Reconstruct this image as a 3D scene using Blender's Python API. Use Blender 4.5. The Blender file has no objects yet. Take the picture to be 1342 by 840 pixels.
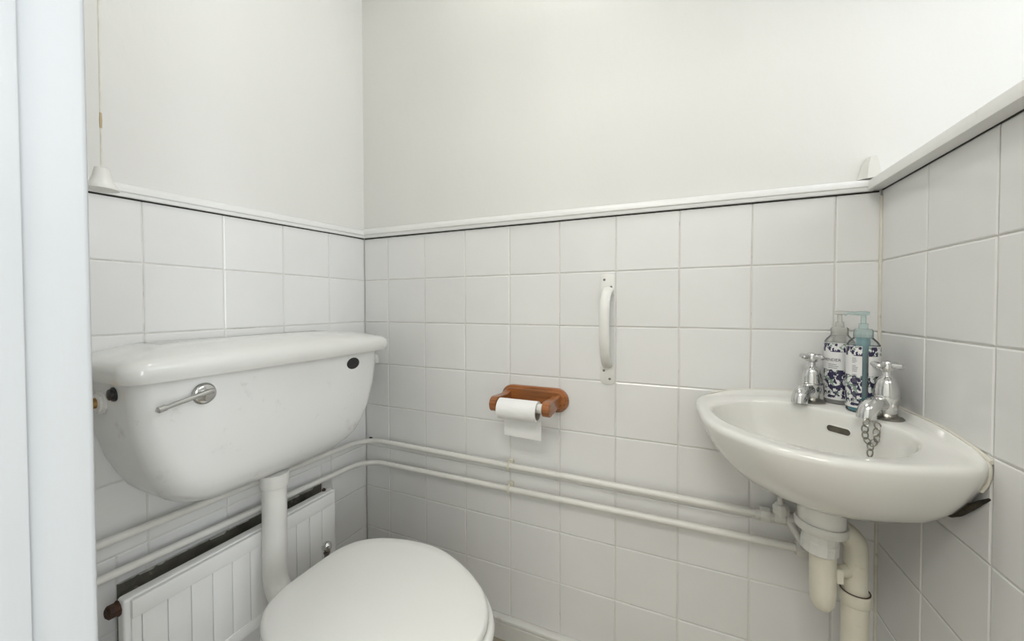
import bpy, bmesh, math, random
from mathutils import Vector, Matrix
from mathutils.bvhtree import BVHTree

random.seed(7)
PI = math.pi
SC = bpy.context.scene
COL = SC.collection
Z0 = 1.215            # height of the tile top edge above the floor; heights below are written relative to it
W = 1.377             # room width (left wall x=0, back wall y=0)
YF = -0.86            # inner face of the front wall
CEIL = 2.36

# ------------------------------------------------------------------ camera
cam_d = bpy.data.cameras.new('camera')
cam = bpy.data.objects.new('camera', cam_d)
COL.objects.link(cam)
R = ((0.91574900, 0.40174259, -0.00258202), (-0.00498228, 0.01778277, 0.99982946), (-0.40171999, 0.91557996, -0.01828615))
cam.matrix_world = Matrix(((R[0][0], R[1][0], -R[2][0], 0.99987),
                           (R[0][1], R[1][1], -R[2][1], -0.99968),
                           (R[0][2], R[1][2], -R[2][2], -0.23264 + Z0),
                           (0, 0, 0, 1)))
cam_d.sensor_width = 36
cam_d.lens = 493.856 / 1342 * 36
cam_d.shift_y = -10.02 / 1342
cam_d.clip_start = 0.01
SC.camera = cam

# ------------------------------------------------------------------ world, lights, exposure
world = bpy.data.worlds.new('overcast_sky')
SC.world = world
world.use_nodes = True
bg = world.node_tree.nodes['Background']
bg.inputs['Color'].default_value = (0.96, 0.98, 1.0, 1)
bg.inputs['Strength'].default_value = 7.4


def area(name, loc, target, sx, sy, power, color=(1, 1, 1), portal=False):
    d = bpy.data.lights.new(name, 'AREA')
    d.shape = 'RECTANGLE'
    d.size, d.size_y = sx, sy
    d.energy = power
    d.color = color
    if portal:
        d.cycles.is_portal = True
    o = bpy.data.objects.new(name, d)
    o.location = loc
    o.rotation_euler = (Vector(target) - Vector(loc)).to_track_quat('-Z', 'Y').to_euler()
    COL.objects.link(o)
    return o


area('window_portal', (W + 0.42, -0.375, Z0 + 0.48), (0, -0.375, Z0 + 0.48), 0.76, 0.92, 1, portal=True)
area('hall_window_portal', (3.07, -1.85, 1.15), (0, -1.85, 1.15), 1.5, 1.9, 1, portal=True)
area('hall_fill_light', (0.80, -1.80, CEIL - 0.06), (0.80, -1.80, 0), 0.7, 0.5, 15.0, (1.0, 0.97, 0.91))  # added unseen source: soft fill through the doorway
area('ceiling_fill_light', (0.69, -0.42, CEIL - 0.075), (0.69, -0.42, 0), 0.25, 0.25, 3.2, (1.0, 0.975, 0.92))  # unseen room lamp, lit as added fill from above

SC.view_settings.view_transform = 'Standard'
SC.view_settings.look = 'None'
SC.view_settings.gamma = 1
SC.view_settings.use_curve_mapping = False
SC.view_settings.exposure = 0.15


# ------------------------------------------------------------------ materials
def mat(name, color, rough=0.5, metal=0.0, vary=0.0, scale=6.0, bump=0.0, bump_scale=40.0, stretch=(1, 1, 1),
        grime=None, grime_lo=0.6, grime_hi=0.75, grime_scale=5.0, per_object=0.0, coat=0.0, spec=0.5):
    m = bpy.data.materials.new(name)
    m.use_nodes = True
    nt = m.node_tree
    N, L = nt.nodes, nt.links
    b = N['Principled BSDF']
    b.inputs['Roughness'].default_value = rough
    b.inputs['Metallic'].default_value = metal
    b.inputs['Specular IOR Level'].default_value = spec
    if coat:
        b.inputs['Coat Weight'].default_value = coat
        b.inputs['Coat Roughness'].default_value = 0.08
    geo = N.new('ShaderNodeNewGeometry')
    mp = N.new('ShaderNodeMapping')
    mp.inputs['Scale'].default_value = stretch
    L.new(geo.outputs['Position'], mp.inputs['Vector'])
    col = N.new('ShaderNodeRGB')
    col.outputs[0].default_value = (*color, 1)
    out = col.outputs[0]
    if vary:
        n = N.new('ShaderNodeTexNoise')
        n.inputs['Scale'].default_value = scale
        n.inputs['Detail'].default_value = 5
        L.new(mp.outputs[0], n.inputs['Vector'])
        r = N.new('ShaderNodeMapRange')
        r.inputs['From Min'].default_value = 0.3
        r.inputs['From Max'].default_value = 0.7
        r.inputs['To Min'].default_value = 1 - vary
        r.inputs['To Max'].default_value = 1 + vary
        L.new(n.outputs[0], r.inputs['Value'])
        h = N.new('ShaderNodeHueSaturation')
        L.new(r.outputs[0], h.inputs['Value'])
        L.new(out, h.inputs['Color'])
        out = h.outputs[0]
    if per_object:
        oi = N.new('ShaderNodeObjectInfo')
        r = N.new('ShaderNodeMapRange')
        r.inputs['To Min'].default_value = 1 - per_object
        r.inputs['To Max'].default_value = 1 + per_object
        L.new(oi.outputs['Random'], r.inputs['Value'])
        h = N.new('ShaderNodeHueSaturation')
        L.new(r.outputs[0], h.inputs['Value'])
        L.new(out, h.inputs['Color'])
        out = h.outputs[0]
    if grime:
        n = N.new('ShaderNodeTexNoise')
        n.inputs['Scale'].default_value = grime_scale
        n.inputs['Detail'].default_value = 9
        n.inputs['Roughness'].default_value = 0.7
        L.new(mp.outputs[0], n.inputs['Vector'])
        r = N.new('ShaderNodeMapRange')
        r.inputs['From Min'].default_value = grime_lo
        r.inputs['From Max'].default_value = grime_hi
        L.new(n.outputs[0], r.inputs['Value'])
        mx = N.new('ShaderNodeMixRGB')
        mx.inputs['Color2'].default_value = (*grime, 1)
        L.new(r.outputs[0], mx.inputs['Fac'])
        L.new(out, mx.inputs['Color1'])
        out = mx.outputs[0]
    L.new(out, b.inputs['Base Color'])
    if bump:
        n = N.new('ShaderNodeTexNoise')
        n.inputs['Scale'].default_value = bump_scale
        n.inputs['Detail'].default_value = 4
        L.new(mp.outputs[0], n.inputs['Vector'])
        bp = N.new('ShaderNodeBump')
        bp.inputs['Strength'].default_value = 1.0
        bp.inputs['Distance'].default_value = bump
        L.new(n.outputs[0], bp.inputs['Height'])
        L.new(bp.outputs[0], b.inputs['Normal'])
    return m


M = {}
M['paint'] = mat('wall_paint', (0.75, 0.748, 0.72), 0.55, vary=0.02, scale=3, bump=0.0006, bump_scale=45, stretch=(1, 1, 0.6),
                 grime=(0.74, 0.73, 0.68), grime_lo=0.66, grime_hi=0.8, grime_scale=7)
M['ceiling'] = mat('ceiling_paint', (0.85, 0.85, 0.83), 0.7, bump=0.001, bump_scale=50)
M['tile'] = mat('white_glazed_tile', (0.79, 0.79, 0.78), 0.16, vary=0.015, scale=9, bump=0.0004, bump_scale=14, per_object=0.018)
M['grout'] = mat('grout', (0.76, 0.745, 0.70), 0.85, vary=0.12, scale=14, grime=(0.36, 0.33, 0.27), grime_lo=0.56, grime_hi=0.72, grime_scale=9)
M['gloss'] = mat('white_gloss_paint', (0.80, 0.80, 0.785), 0.28, vary=0.02, scale=8, bump=0.0006, bump_scale=50)
M['oldgloss'] = mat('aged_gloss_paint', (0.74, 0.735, 0.70), 0.35, vary=0.04, scale=9, bump=0.0007, bump_scale=60,
                    grime=(0.50, 0.47, 0.40), grime_lo=0.62, grime_hi=0.76, grime_scale=16)
M['sill'] = mat('sill_paint', (0.86, 0.86, 0.84), 0.35, vary=0.03, scale=9, bump=0.0007, bump_scale=60,
                grime=(0.62, 0.60, 0.54), grime_lo=0.64, grime_hi=0.78, grime_scale=16)
M['jamb'] = mat('door_frame_paint', (0.54, 0.56, 0.575), 0.32, vary=0.012, scale=4, bump=0.0006, bump_scale=55, stretch=(1, 1, 0.12))
M['dark_shade_and_wear'] = mat('dark_shade_and_wear', (0.035, 0.033, 0.03), 0.9, vary=0.3, scale=30)  # near-black: painted shade under the rails, caulk, paint chip
M['ceramic'] = mat('white_ceramic', (0.76, 0.76, 0.735), 0.12, vary=0.01, scale=5, coat=0.3)
M['basin'] = mat('basin_ceramic', (0.79, 0.785, 0.75), 0.10, vary=0.012, scale=6, coat=0.4,
                 grime=(0.62, 0.61, 0.56), grime_lo=0.68, grime_hi=0.8, grime_scale=14)
M['cistern'] = mat('cistern_ceramic', (0.80, 0.80, 0.785), 0.20, vary=0.015, scale=6, coat=0.2,
                   grime=(0.50, 0.48, 0.42), grime_lo=0.60, grime_hi=0.86, grime_scale=15)
M['seat'] = mat('toilet_seat_plastic', (0.84, 0.84, 0.815), 0.22, vary=0.008, scale=5)
M['plastic'] = mat('white_plastic', (0.78, 0.775, 0.74), 0.35, vary=0.02, scale=20)
M['yplastic'] = mat('yellowed_plastic', (0.74, 0.71, 0.60), 0.38, vary=0.05, scale=14,
                    grime=(0.45, 0.37, 0.23), grime_lo=0.62, grime_hi=0.78, grime_scale=18)
M['pipe'] = mat('painted_pipe', (0.77, 0.76, 0.715), 0.3, vary=0.03, scale=30, bump=0.0006, bump_scale=90,
                grime=(0.48, 0.42, 0.32), grime_lo=0.70, grime_hi=0.78, grime_scale=30)
M['radiator'] = mat('radiator_enamel', (0.85, 0.85, 0.84), 0.34, vary=0.02, scale=10,
                    grime=(0.58, 0.57, 0.52), grime_lo=0.64, grime_hi=0.82, grime_scale=14)
M['rust'] = mat('rust', (0.055, 0.025, 0.014), 0.7, vary=0.5, scale=90, bump=0.002, bump_scale=140)
M['darkrust'] = mat('dark_rust', (0.030, 0.024, 0.015), 0.8, vary=0.5, scale=90, bump=0.002, bump_scale=140)
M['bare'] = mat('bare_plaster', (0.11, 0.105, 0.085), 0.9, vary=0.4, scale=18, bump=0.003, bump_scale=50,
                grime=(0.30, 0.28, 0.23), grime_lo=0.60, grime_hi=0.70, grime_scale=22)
M['ragged'] = mat('ragged_tile_edge', (0.42, 0.41, 0.37), 0.8, vary=0.3, scale=50, bump=0.002, bump_scale=90)
M['chrome'] = mat('chrome', (0.66, 0.66, 0.655), 0.14, 1.0, vary=0.05, scale=40, grime=(0.36, 0.355, 0.34), grime_lo=0.55, grime_hi=0.75, grime_scale=45)
M['dull'] = mat('tarnished_chrome', (0.30, 0.29, 0.26), 0.3, 1.0, vary=0.3, scale=60)
M['brass'] = mat('brass', (0.42, 0.27, 0.10), 0.35, 1.0, vary=0.3, scale=60)
M['black'] = mat('black_plastic', (0.016, 0.016, 0.017), 0.35, vary=0.2, scale=60)
M['screw'] = mat('steel_screw', (0.22, 0.22, 0.21), 0.4, 0.8, vary=0.2, scale=90)
M['wood'] = mat('varnished_pine', (0.30, 0.105, 0.028), 0.28, vary=0.34, scale=26, stretch=(0.35, 3.0, 5.5), coat=0.4,
                grime=(0.13, 0.038, 0.012), grime_lo=0.58, grime_hi=0.72, grime_scale=20)
M['paper'] = mat('toilet_paper', (0.86, 0.86, 0.85), 0.95, bump=0.0008, bump_scale=160)
M['card'] = mat('cardboard_tube', (0.42, 0.38, 0.32), 0.9)
M['floor'] = mat('brown_vinyl_floor', (0.42, 0.37, 0.29), 0.5, vary=0.15, scale=12)
M['hallwall'] = mat('hall_paint', (0.80, 0.80, 0.78), 0.7, vary=0.01, scale=4)
M['sealant'] = mat('old_sealant', (0.68, 0.66, 0.58), 0.5, vary=0.10, scale=30, grime=(0.30, 0.26, 0.18), grime_lo=0.60, grime_hi=0.74, grime_scale=22)
M['ink'] = mat('black_ink', (0.03, 0.03, 0.04), 0.6)
M['liquid'] = mat('teal_soap', (0.02, 0.27, 0.35), 0.12, vary=0.02, scale=20)
M['dtube'] = mat('pump_tube', (0.20, 0.40, 0.45), 0.3)
M['cord'] = mat('pull_cord', (0.72, 0.70, 0.62), 0.8, vary=0.06, scale=60)
M['cordstain'] = mat('stained_cord', (0.50, 0.40, 0.25), 0.8)
M['slot_dark'] = mat('dark_overflow', (0.10, 0.09, 0.07), 0.8, vary=0.3, scale=60)


def glass_mat(name, tint, rough, milk=0.0):
    m = bpy.data.materials.new(name)
    m.use_nodes = True
    nt = m.node_tree
    nt.nodes.clear()
    o = nt.nodes.new('ShaderNodeOutputMaterial')
    t = nt.nodes.new('ShaderNodeBsdfTransparent')
    g = nt.nodes.new('ShaderNodeBsdfGlossy')
    f = nt.nodes.new('ShaderNodeLayerWeight')
    f.inputs['Blend'].default_value = 0.12
    x = nt.nodes.new('ShaderNodeMixShader')
    t.inputs['Color'].default_value = (*tint, 1)
    g.inputs['Roughness'].default_value = rough
    base = t.outputs[0]
    if milk:
        d = nt.nodes.new('ShaderNodeBsdfDiffuse')
        d.inputs['Color'].default_value = (*[c * 0.8 for c in tint], 1)
        tr = nt.nodes.new('ShaderNodeBsdfTranslucent')
        tr.inputs['Color'].default_value = (*[c * 0.85 for c in tint], 1)
        a = nt.nodes.new('ShaderNodeMixShader')
        a.inputs[0].default_value = 0.5
        nt.links.new(d.outputs[0], a.inputs[1])
        nt.links.new(tr.outputs[0], a.inputs[2])
        b = nt.nodes.new('ShaderNodeMixShader')
        b.inputs[0].default_value = milk
        nt.links.new(t.outputs[0], b.inputs[1])
        nt.links.new(a.outputs[0], b.inputs[2])
        base = b.outputs[0]
    nt.links.new(f.outputs['Fresnel'], x.inputs[0])
    nt.links.new(base, x.inputs[1])
    nt.links.new(g.outputs[0], x.inputs[2])
    nt.links.new(x.outputs[0], o.inputs['Surface'])
    return m


def label_mat():
    """white paper label, dark violet and green sprig bands at the top and over the lower part"""
    m = bpy.data.materials.new('sprig_label')
    m.use_nodes = True
    nt = m.node_tree
    N, L = nt.nodes, nt.links
    b = N['Principled BSDF']
    b.inputs['Roughness'].default_value = 0.4
    tc = N.new('ShaderNodeTexCoord')
    sep = N.new('ShaderNodeSeparateXYZ')
    L.new(tc.outputs['Object'], sep.inputs[0])

    def math_(op, a, v):
        n = N.new('ShaderNodeMath')
        n.operation = op
        if isinstance(a, (int, float)):
            n.inputs[0].default_value = a
        else:
            L.new(a, n.inputs[0])
        if isinstance(v, (int, float)):
            n.inputs[1].default_value = v
        else:
            L.new(v, n.inputs[1])
        return n.outputs[0]
    z = sep.outputs[2]
    top = math_('MULTIPLY', math_('GREATER_THAN', z, 0.1045), math_('LESS_THAN', z, 0.1215))
    low = math_('MULTIPLY', math_('GREATER_THAN', z, 0.013), math_('LESS_THAN', z, 0.069))
    band = math_('ADD', top, low)
    mp = N.new('ShaderNodeMapping')
    mp.inputs['Scale'].default_value = (1, 1, 0.62)
    L.new(tc.outputs['Object'], mp.inputs[0])
    n1 = N.new('ShaderNodeTexNoise')
    n1.inputs['Scale'].default_value = 150
    n1.inputs['Detail'].default_value = 3
    L.new(mp.outputs[0], n1.inputs['Vector'])
    violet = math_('MULTIPLY', math_('GREATER_THAN', n1.outputs[0], 0.50), band)
    n2 = N.new('ShaderNodeTexNoise')
    n2.inputs['Scale'].default_value = 150
    n2.inputs['Detail'].default_value = 2
    mp2 = N.new('ShaderNodeMapping')
    mp2.inputs['Location'].default_value = (3, 7, 1)
    L.new(tc.outputs['Object'], mp2.inputs[0])
    L.new(mp2.outputs[0], n2.inputs['Vector'])
    green = math_('MULTIPLY', math_('GREATER_THAN', n2.outputs[0], 0.56), band)
    m1 = N.new('ShaderNodeMixRGB')
    m1.inputs['Color1'].default_value = (0.80, 0.80, 0.80, 1)
    m1.inputs['Color2'].default_value = (0.24, 0.34, 0.27, 1)
    L.new(green, m1.inputs['Fac'])
    m2 = N.new('ShaderNodeMixRGB')
    m2.inputs['Color2'].default_value = (0.028, 0.022, 0.07, 1)
    L.new(violet, m2.inputs['Fac'])
    L.new(m1.outputs[0], m2.inputs['Color1'])
    L.new(m2.outputs[0], b.inputs['Base Color'])
    return m


M['label'] = label_mat()
M['pump'] = glass_mat('frosted_pump_plastic', (0.985, 0.985, 0.965), 0.2, 0.40)
M['tealpump'] = glass_mat('teal_frosted_pump_plastic', (0.88, 0.975, 0.97), 0.2, 0.40)
M['obscure'] = glass_mat('obscured_glass', (0.62, 0.627, 0.64), 0.0)
M['pane'] = glass_mat('window_glass', (0.97, 0.98, 0.98), 0.0)
M['clear'] = glass_mat('clear_bottle_plastic', (0.97, 0.97, 0.955), 0.12, 0.35)
M['tealclear'] = glass_mat('teal_bottle_plastic', (0.93, 0.965, 0.96), 0.12, 0.22)


# ------------------------------------------------------------------ mesh helpers
class MB:
    def __init__(s):
        s.v, s.f = [], []

    def add(s, vs, fs):
        o = len(s.v)
        s.v += [tuple(p) for p in vs]
        s.f += [tuple(i + o for i in f) for f in fs]
        return s

    def box(s, x0, x1, y0, y1, z0, z1, bev=0.0, seg=2):
        if bev <= 0:
            v = [(x, y, z) for x in (x0, x1) for y in (y0, y1) for z in (z0, z1)]
            return s.add(v, [(0, 1, 3, 2), (4, 6, 7, 5), (0, 4, 5, 1), (2, 3, 7, 6), (0, 2, 6, 4), (1, 5, 7, 3)])
        bm = bmesh.new()
        bmesh.ops.create_cube(bm, size=1, matrix=Matrix.Translation(((x0 + x1) / 2, (y0 + y1) / 2, (z0 + z1) / 2)) @
                              Matrix.Diagonal((x1 - x0, y1 - y0, z1 - z0, 1)))
        bmesh.ops.bevel(bm, geom=bm.edges[:], offset=bev, segments=seg, profile=0.6, affect='EDGES')
        return s.frombm(bm)

    def frombm(s, bm):
        bm.verts.index_update()
        s.add([v.co[:] for v in bm.verts], [[v.index for v in f.verts] for f in bm.faces])
        bm.free()
        return s

    def loft(s, rings, cap0=True, cap1=True, closed=False):
        n = len(rings[0])
        vs = [p for r in rings for p in r]
        fs = []
        m = len(rings)
        for k in range(m if closed else m - 1):
            a, b = k * n, ((k + 1) % m) * n
            for i in range(n):
                j = (i + 1) % n
                fs.append((a + i, a + j, b + j, b + i))
        if not closed:
            if cap0:
                fs.append(tuple(range(n))[::-1])
            if cap1:
                fs.append(tuple(range((m - 1) * n, m * n)))
        return s.add(vs, fs)

    def tube(s, path, r, seg=12, closed=False, flat=1.0, up=None):
        """round tube along a path; r a number or one per point; flat squeezes across 'up'"""
        P = [Vector(p) for p in path]
        n = len(P)
        rr = r if isinstance(r, (list, tuple)) else [r] * n
        T = []
        for i in range(n):
            a = P[(i - 1) % n] if (closed or i > 0) else P[i]
            b = P[(i + 1) % n] if (closed or i < n - 1) else P[i]
            T.append((b - a).normalized())
        u = Vector(up) if up else (Vector((0, 0, 1)) if abs(T[0].z) < 0.9 else Vector((1, 0, 0)))
        rings = []
        for i in range(n):
            u = (u - T[i] * u.dot(T[i])).normalized()
            w = T[i].cross(u)
            rings.append([P[i] + rr[i] * (math.cos(2 * PI * k / seg) * u * flat + math.sin(2 * PI * k / seg) * w) for k in range(seg)])
        return s.loft(rings, closed=closed)

    def lathe(s, prof, loc=(0, 0, 0), axis=(0, 0, 1), seg=24):
        A = Vector(axis).normalized()
        u = A.orthogonal().normalized()
        w = A.cross(u)
        L = Vector(loc)
        return s.loft([[L + A * z + max(r, 1e-5) * (math.cos(2 * PI * k / seg) * u + math.sin(2 * PI * k / seg) * w) for k in range(seg)]
                       for r, z in prof])

    def prism(s, pts, f0, f1, bev=0.0):
        """outline pts (2d) mapped by f0 and f1 to two 3d faces, optional rounded edge by an extra ring"""
        return s.loft([[f0(p) for p in pts], [f1(p) for p in pts]])


def mesh_from(mb, name, m, base=(0, 0, 0), angle=38):
    me = bpy.data.meshes.new(name)
    bx, by, bz = base
    me.from_pydata([(x - bx, y - by, z - bz) for x, y, z in mb.v], [], mb.f)
    bm = bmesh.new()
    bm.from_mesh(me)
    bmesh.ops.recalc_face_normals(bm, faces=bm.faces[:])
    bm.to_mesh(me)
    bm.free()
    me.materials.append(m)
    me.polygons.foreach_set('use_smooth', [True] * len(me.polygons))
    me.set_sharp_from_angle(angle=math.radians(angle))
    return me


def link(me, name, parent=None, loc=(0, 0, 0)):
    o = bpy.data.objects.new(name, me)
    COL.objects.link(o)
    o.location = loc
    if parent:
        o.parent = parent
    return o


def base_of(p):
    b = Vector((0, 0, 0))
    while p:
        b += p.location
        p = p.parent
    return b


def obj(name, mb, m, parent=None, base=None, angle=38, label=None):
    """world-coordinate mesh data -> one object under parent (origin at the thing's base)"""
    b = base_of(parent) if parent else Vector(base or (0, 0, 0))
    o = link(mesh_from(mb, name, m, b, angle), name, parent, (0, 0, 0) if parent else b)
    if label:
        o['label'] = label
    return o


def tag(o, label, cat, group=None):
    o['label'] = label
    o['category'] = cat
    if group:
        o['group'] = group
    return o


def thing(name, label, cat, loc, group=None):
    o = bpy.data.objects.new(name, None)
    o.empty_display_size = 0.05
    COL.objects.link(o)
    o.location = loc
    return tag(o, label, cat, group)


def struct(name, mb, m, angle=38):
    o = obj(name, mb, m, angle=angle)
    o['kind'] = 'structure'
    return o


def H(z):
    return z + Z0


def smooth(a, b, x):
    t = min(1, max(0, (x - a) / (b - a)))
    return t * t * (3 - 2 * t)


def catmull(pts, n=8, closed=False):
    P = [Vector(p) for p in pts]
    out = []
    m = len(P)
    rng = range(m) if closed else range(m - 1)
    for i in rng:
        p0 = P[(i - 1) % m] if closed or i > 0 else P[i] * 2 - P[i + 1]
        p1 = P[i]
        p2 = P[(i + 1) % m]
        p3 = P[(i + 2) % m] if closed or i + 2 < m else P[i + 1] * 2 - P[i]
        for k in range(n):
            t = k / n
            out.append(0.5 * ((2 * p1) + (p2 - p0) * t + (2 * p0 - 5 * p1 + 4 * p2 - p3) * t * t + (3 * p1 - p0 - 3 * p2 + p3) * t ** 3))
    if not closed:
        out.append(P[-1])
    return out


def bend_path(pts, r, n=8):
    """polyline with rounded corners of radius r"""
    P = [Vector(p) for p in pts]
    out = [P[0]]
    for i in range(1, len(P) - 1):
        a, b, c = P[i - 1], P[i], P[i + 1]
        d0, d1 = (a - b).normalized(), (c - b).normalized()
        ang = d0.angle(d1)
        if ang > PI - 0.02:
            out.append(b)
            continue
        t = r / math.tan(ang / 2)
        s, e = b + d0 * t, b + d1 * t
        ctr = b + (d0 + d1).normalized() * (r / math.sin(ang / 2))
        v0, v1 = s - ctr, e - ctr
        tot = v0.angle(v1)
        for k in range(n + 1):
            f = k / n
            out.append(ctr + (v0 * math.sin((1 - f) * tot) + v1 * math.sin(f * tot)) / math.sin(tot))
    out.append(P[-1])
    return out


def ray_poly(c, ang, poly):
    """distance from c along ang to a closed polyline"""
    dx, dy = math.cos(ang), math.sin(ang)
    best = None
    n = len(poly)
    for i in range(n):
        ax, ay = poly[i][0] - c[0], poly[i][1] - c[1]
        bx, by = poly[(i + 1) % n][0] - c[0], poly[(i + 1) % n][1] - c[1]
        ex, ey = bx - ax, by - ay
        den = dx * ey - dy * ex
        if abs(den) < 1e-12:
            continue
        t = (ax * ey - ay * ex) / den
        u = (ax * dy - ay * dx) / den
        if t > 0 and -1e-9 <= u <= 1 + 1e-9 and (best is None or t < best):
            best = t
    return best


def text_mesh(body, size):
    c = bpy.data.curves.new('lettering', 'FONT')
    c.body = body
    c.size = size
    c.align_x = 'LEFT'
    c.resolution_u = 2
    o = bpy.data.objects.new('lettering', c)
    COL.objects.link(o)
    dg = bpy.context.evaluated_depsgraph_get()
    me = bpy.data.meshes.new_from_object(o.evaluated_get(dg))
    vs = [v.co[:] for v in me.vertices]
    fs = [tuple(p.vertices) for p in me.polygons]
    bpy.data.objects.remove(o)
    bpy.data.curves.remove(c)
    bpy.data.meshes.remove(me)
    return vs, fs


# ------------------------------------------------------------------ the setting
TR = 0.006   # tile thickness: plaster plane lies this far behind the tile face
struct('floor', MB().box(-0.12, W + 0.4, YF - 0.12, 0.12, -0.08, 0.0), M['floor'])
struct('ceiling', MB().box(-0.12, W + 0.46, YF - 0.10, 0.14, CEIL, CEIL + 0.08), M['ceiling'])
wall_back = struct('wall_back', MB().box(-0.12, W + 0.46, TR - 0.002, 0.14, 0, CEIL), M['paint'])
wall_left = struct('wall_left', MB().box(-0.12, -TR + 0.002, YF, TR - 0.002, 0, CEIL), M['paint'])
# right wall: solid below the sill, window opening above it that starts flush with the back wall
mb = MB()
mb.box(W + TR - 0.002, W + 0.40, YF, TR - 0.002, 0, H(0.0))
mb.box(W + TR - 0.002, W + 0.40, YF, -0.75, H(0.0), CEIL)
mb.box(W + TR - 0.002, W + 0.40, -0.75, TR - 0.002, H(0.95), CEIL)
wall_right = struct('wall_right', mb, M['paint'])
mb = MB()
mb.box(-0.12, 0.545, YF - 0.10, YF, 0, CEIL)
mb.box(1.338, W + 0.4, YF - 0.10, YF, 0, CEIL)
mb.box(0.545, 1.338, YF - 0.10, YF, 2.03, CEIL)
wall_front = struct('wall_front', mb, M['paint'])
# hall beyond the doorway
HX = 2.90     # hall wall with the big window, to the right behind the viewer
mb = MB().box(-0.7, HX + 0.1, -2.82, -2.72, 0, CEIL).box(-0.8, -0.7, -2.82, YF - 0.1, 0, CEIL)
mb.box(-0.7, -0.12, YF - 0.1, YF, 0, CEIL).box(W + 0.4, HX + 0.1, YF - 0.1, YF, 0, CEIL)
mb.box(HX, HX + 0.1, -2.72, -2.60, 0, CEIL).box(HX, HX + 0.1, -1.10, YF - 0.1, 0, CEIL).box(HX, HX + 0.1, -2.60, -1.10, 0, 0.2).box(HX, HX + 0.1, -2.60, -1.10, 2.1, CEIL)
struct('wall_hall', mb, M['hallwall'])
struct('floor_hall', MB().box(-0.8, HX + 0.1, -2.82, YF - 0.12, -0.08, 0), M['floor'])
struct('ceiling_hall', MB().box(-0.8, HX + 0.1, -2.82, YF - 0.10, CEIL, CEIL + 0.08), M['ceiling'])

# ---- tiles: each tile its own part of the wall it is stuck on
PX, PZ, GR = 0.150, 0.14359, 0.0020
tile_cache = {}


def tile_mesh(w, h):
    key = (round(w, 4), round(h, 4))
    if key in tile_cache:
        return tile_cache[key]
    e, d = 0.0022, 0.0011
    v = [(-w / 2, -h / 2, -TR + 0.0025), (w / 2, -h / 2, -TR + 0.0025), (w / 2, h / 2, -TR + 0.0025), (-w / 2, h / 2, -TR + 0.0025),
         (-w / 2, -h / 2, -d), (w / 2, -h / 2, -d), (w / 2, h / 2, -d), (-w / 2, h / 2, -d),
         (-w / 2 + e, -h / 2 + e, 0), (w / 2 - e, -h / 2 + e, 0), (w / 2 - e, h / 2 - e, 0), (-w / 2 + e, h / 2 - e, 0)]
    f = []
    for a, b in ((0, 4), (4, 8)):
        for i in range(4):
            j = (i + 1) % 4
            f.append((a + i, a + j, b + j, b + i))
    f.append((8, 9, 10, 11))
    me = bpy.data.meshes.new('tile')
    me.from_pydata(v, [], f)
    me.materials.append(M['tile'])
    tile_cache[key] = me
    return me


ROT = {'back': Matrix(((1, 0, 0), (0, 0, -1), (0, 1, 0))),      # local x->x, y->z, z->-y
       'left': Matrix(((0, 0, 1), (1, 0, 0), (0, 1, 0))),       # x->y, y->z, z->+x
       'right': Matrix(((0, 0, -1), (-1, 0, 0), (0, 1, 0)))}    # x->-y, y->z, z->-x


def place_tile(side, parent, a0, a1, zlo, zhi):
    w, h = a1 - a0 - GR, zhi - zlo - GR
    if w < 0.004 or h < 0.004:
        return
    o = link(tile_mesh(w, h), 'tile', parent)
    c = (a0 + a1) / 2
    zc = H((zlo + zhi) / 2)
    pos = {'back': (c, 0, zc), 'left': (0, c, zc), 'right': (W, c, zc)}[side]
    tilt = Matrix.Rotation(random.gauss(0, 0.0011), 3, 'X') @ Matrix.Rotation(random.gauss(0, 0.0011), 3, 'Y')
    o.matrix_local = Matrix.Translation(Vector(pos) + ROT[side] @ Vector((0, 0, random.uniform(-0.0003, 0.0002)))) @ (ROT[side] @ tilt).to_4x4()


edges = [0.0] + [0.10368 + PX * i for i in range(9)] + [W]
for r in range(8):
    for a, b in zip(edges, edges[1:]):
        place_tile('back', wall_back, a, b, -PZ * (r + 1), -PZ * r)
obj('grout', MB().box(0.0, W, 0.0022, 0.0045, H(-1.16), H(-0.002)), M['grout'], wall_back)
edges = [0.0] + [-0.15178 - PX * i for i in range(5)] + [YF]
for r in range(8):
    for a, b in zip(edges, edges[1:]):
        place_tile('right', wall_right, b, a, -PZ * (r + 1), -PZ * r)
obj('grout', MB().box(W + 0.0022, W + 0.0045, YF, 0, H(-1.16), H(-0.002)), M['grout'], wall_right)
# left wall: a strip behind the radiator was never tiled
BY0, BY1, BZ0, BZ1 = -0.645, -0.182, -1.02, -0.776
edges = [0.0] + [-0.14581 - PX * i for i in range(5)] + [YF]
for r in range(8):
    zh, zl = -PZ * r, -PZ * (r + 1)
    for a, b in zip(edges, edges[1:]):
        if zl >= BZ1 or zh <= BZ0 or b >= BY1 or a <= BY0:
            place_tile('left', wall_left, b, a, zl, zh)
            continue
        if a > BY1:
            place_tile('left', wall_left, BY1, a, zl, zh)
        if b < BY0:
            place_tile('left', wall_left, b, BY0, zl, zh)
        lo, hi = max(b, BY0), min(a, BY1)
        if zh > BZ1:
            place_tile('left', wall_left, lo, hi, BZ1 + random.uniform(-0.003, 0.002), zh)
        if zl < BZ0:
            place_tile('left', wall_left, lo, hi, zl, BZ0)
obj('grout', MB().box(-0.0045, -0.0022, YF, 0, H(-1.16), H(-0.002)), M['grout'], wall_left)
obj('bare_plaster', MB().box(-0.0022, -0.0014, BY0, BY1, H(BZ0), H(BZ1)), M['bare'], wall_left, label='dark untiled strip of plaster')
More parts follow.
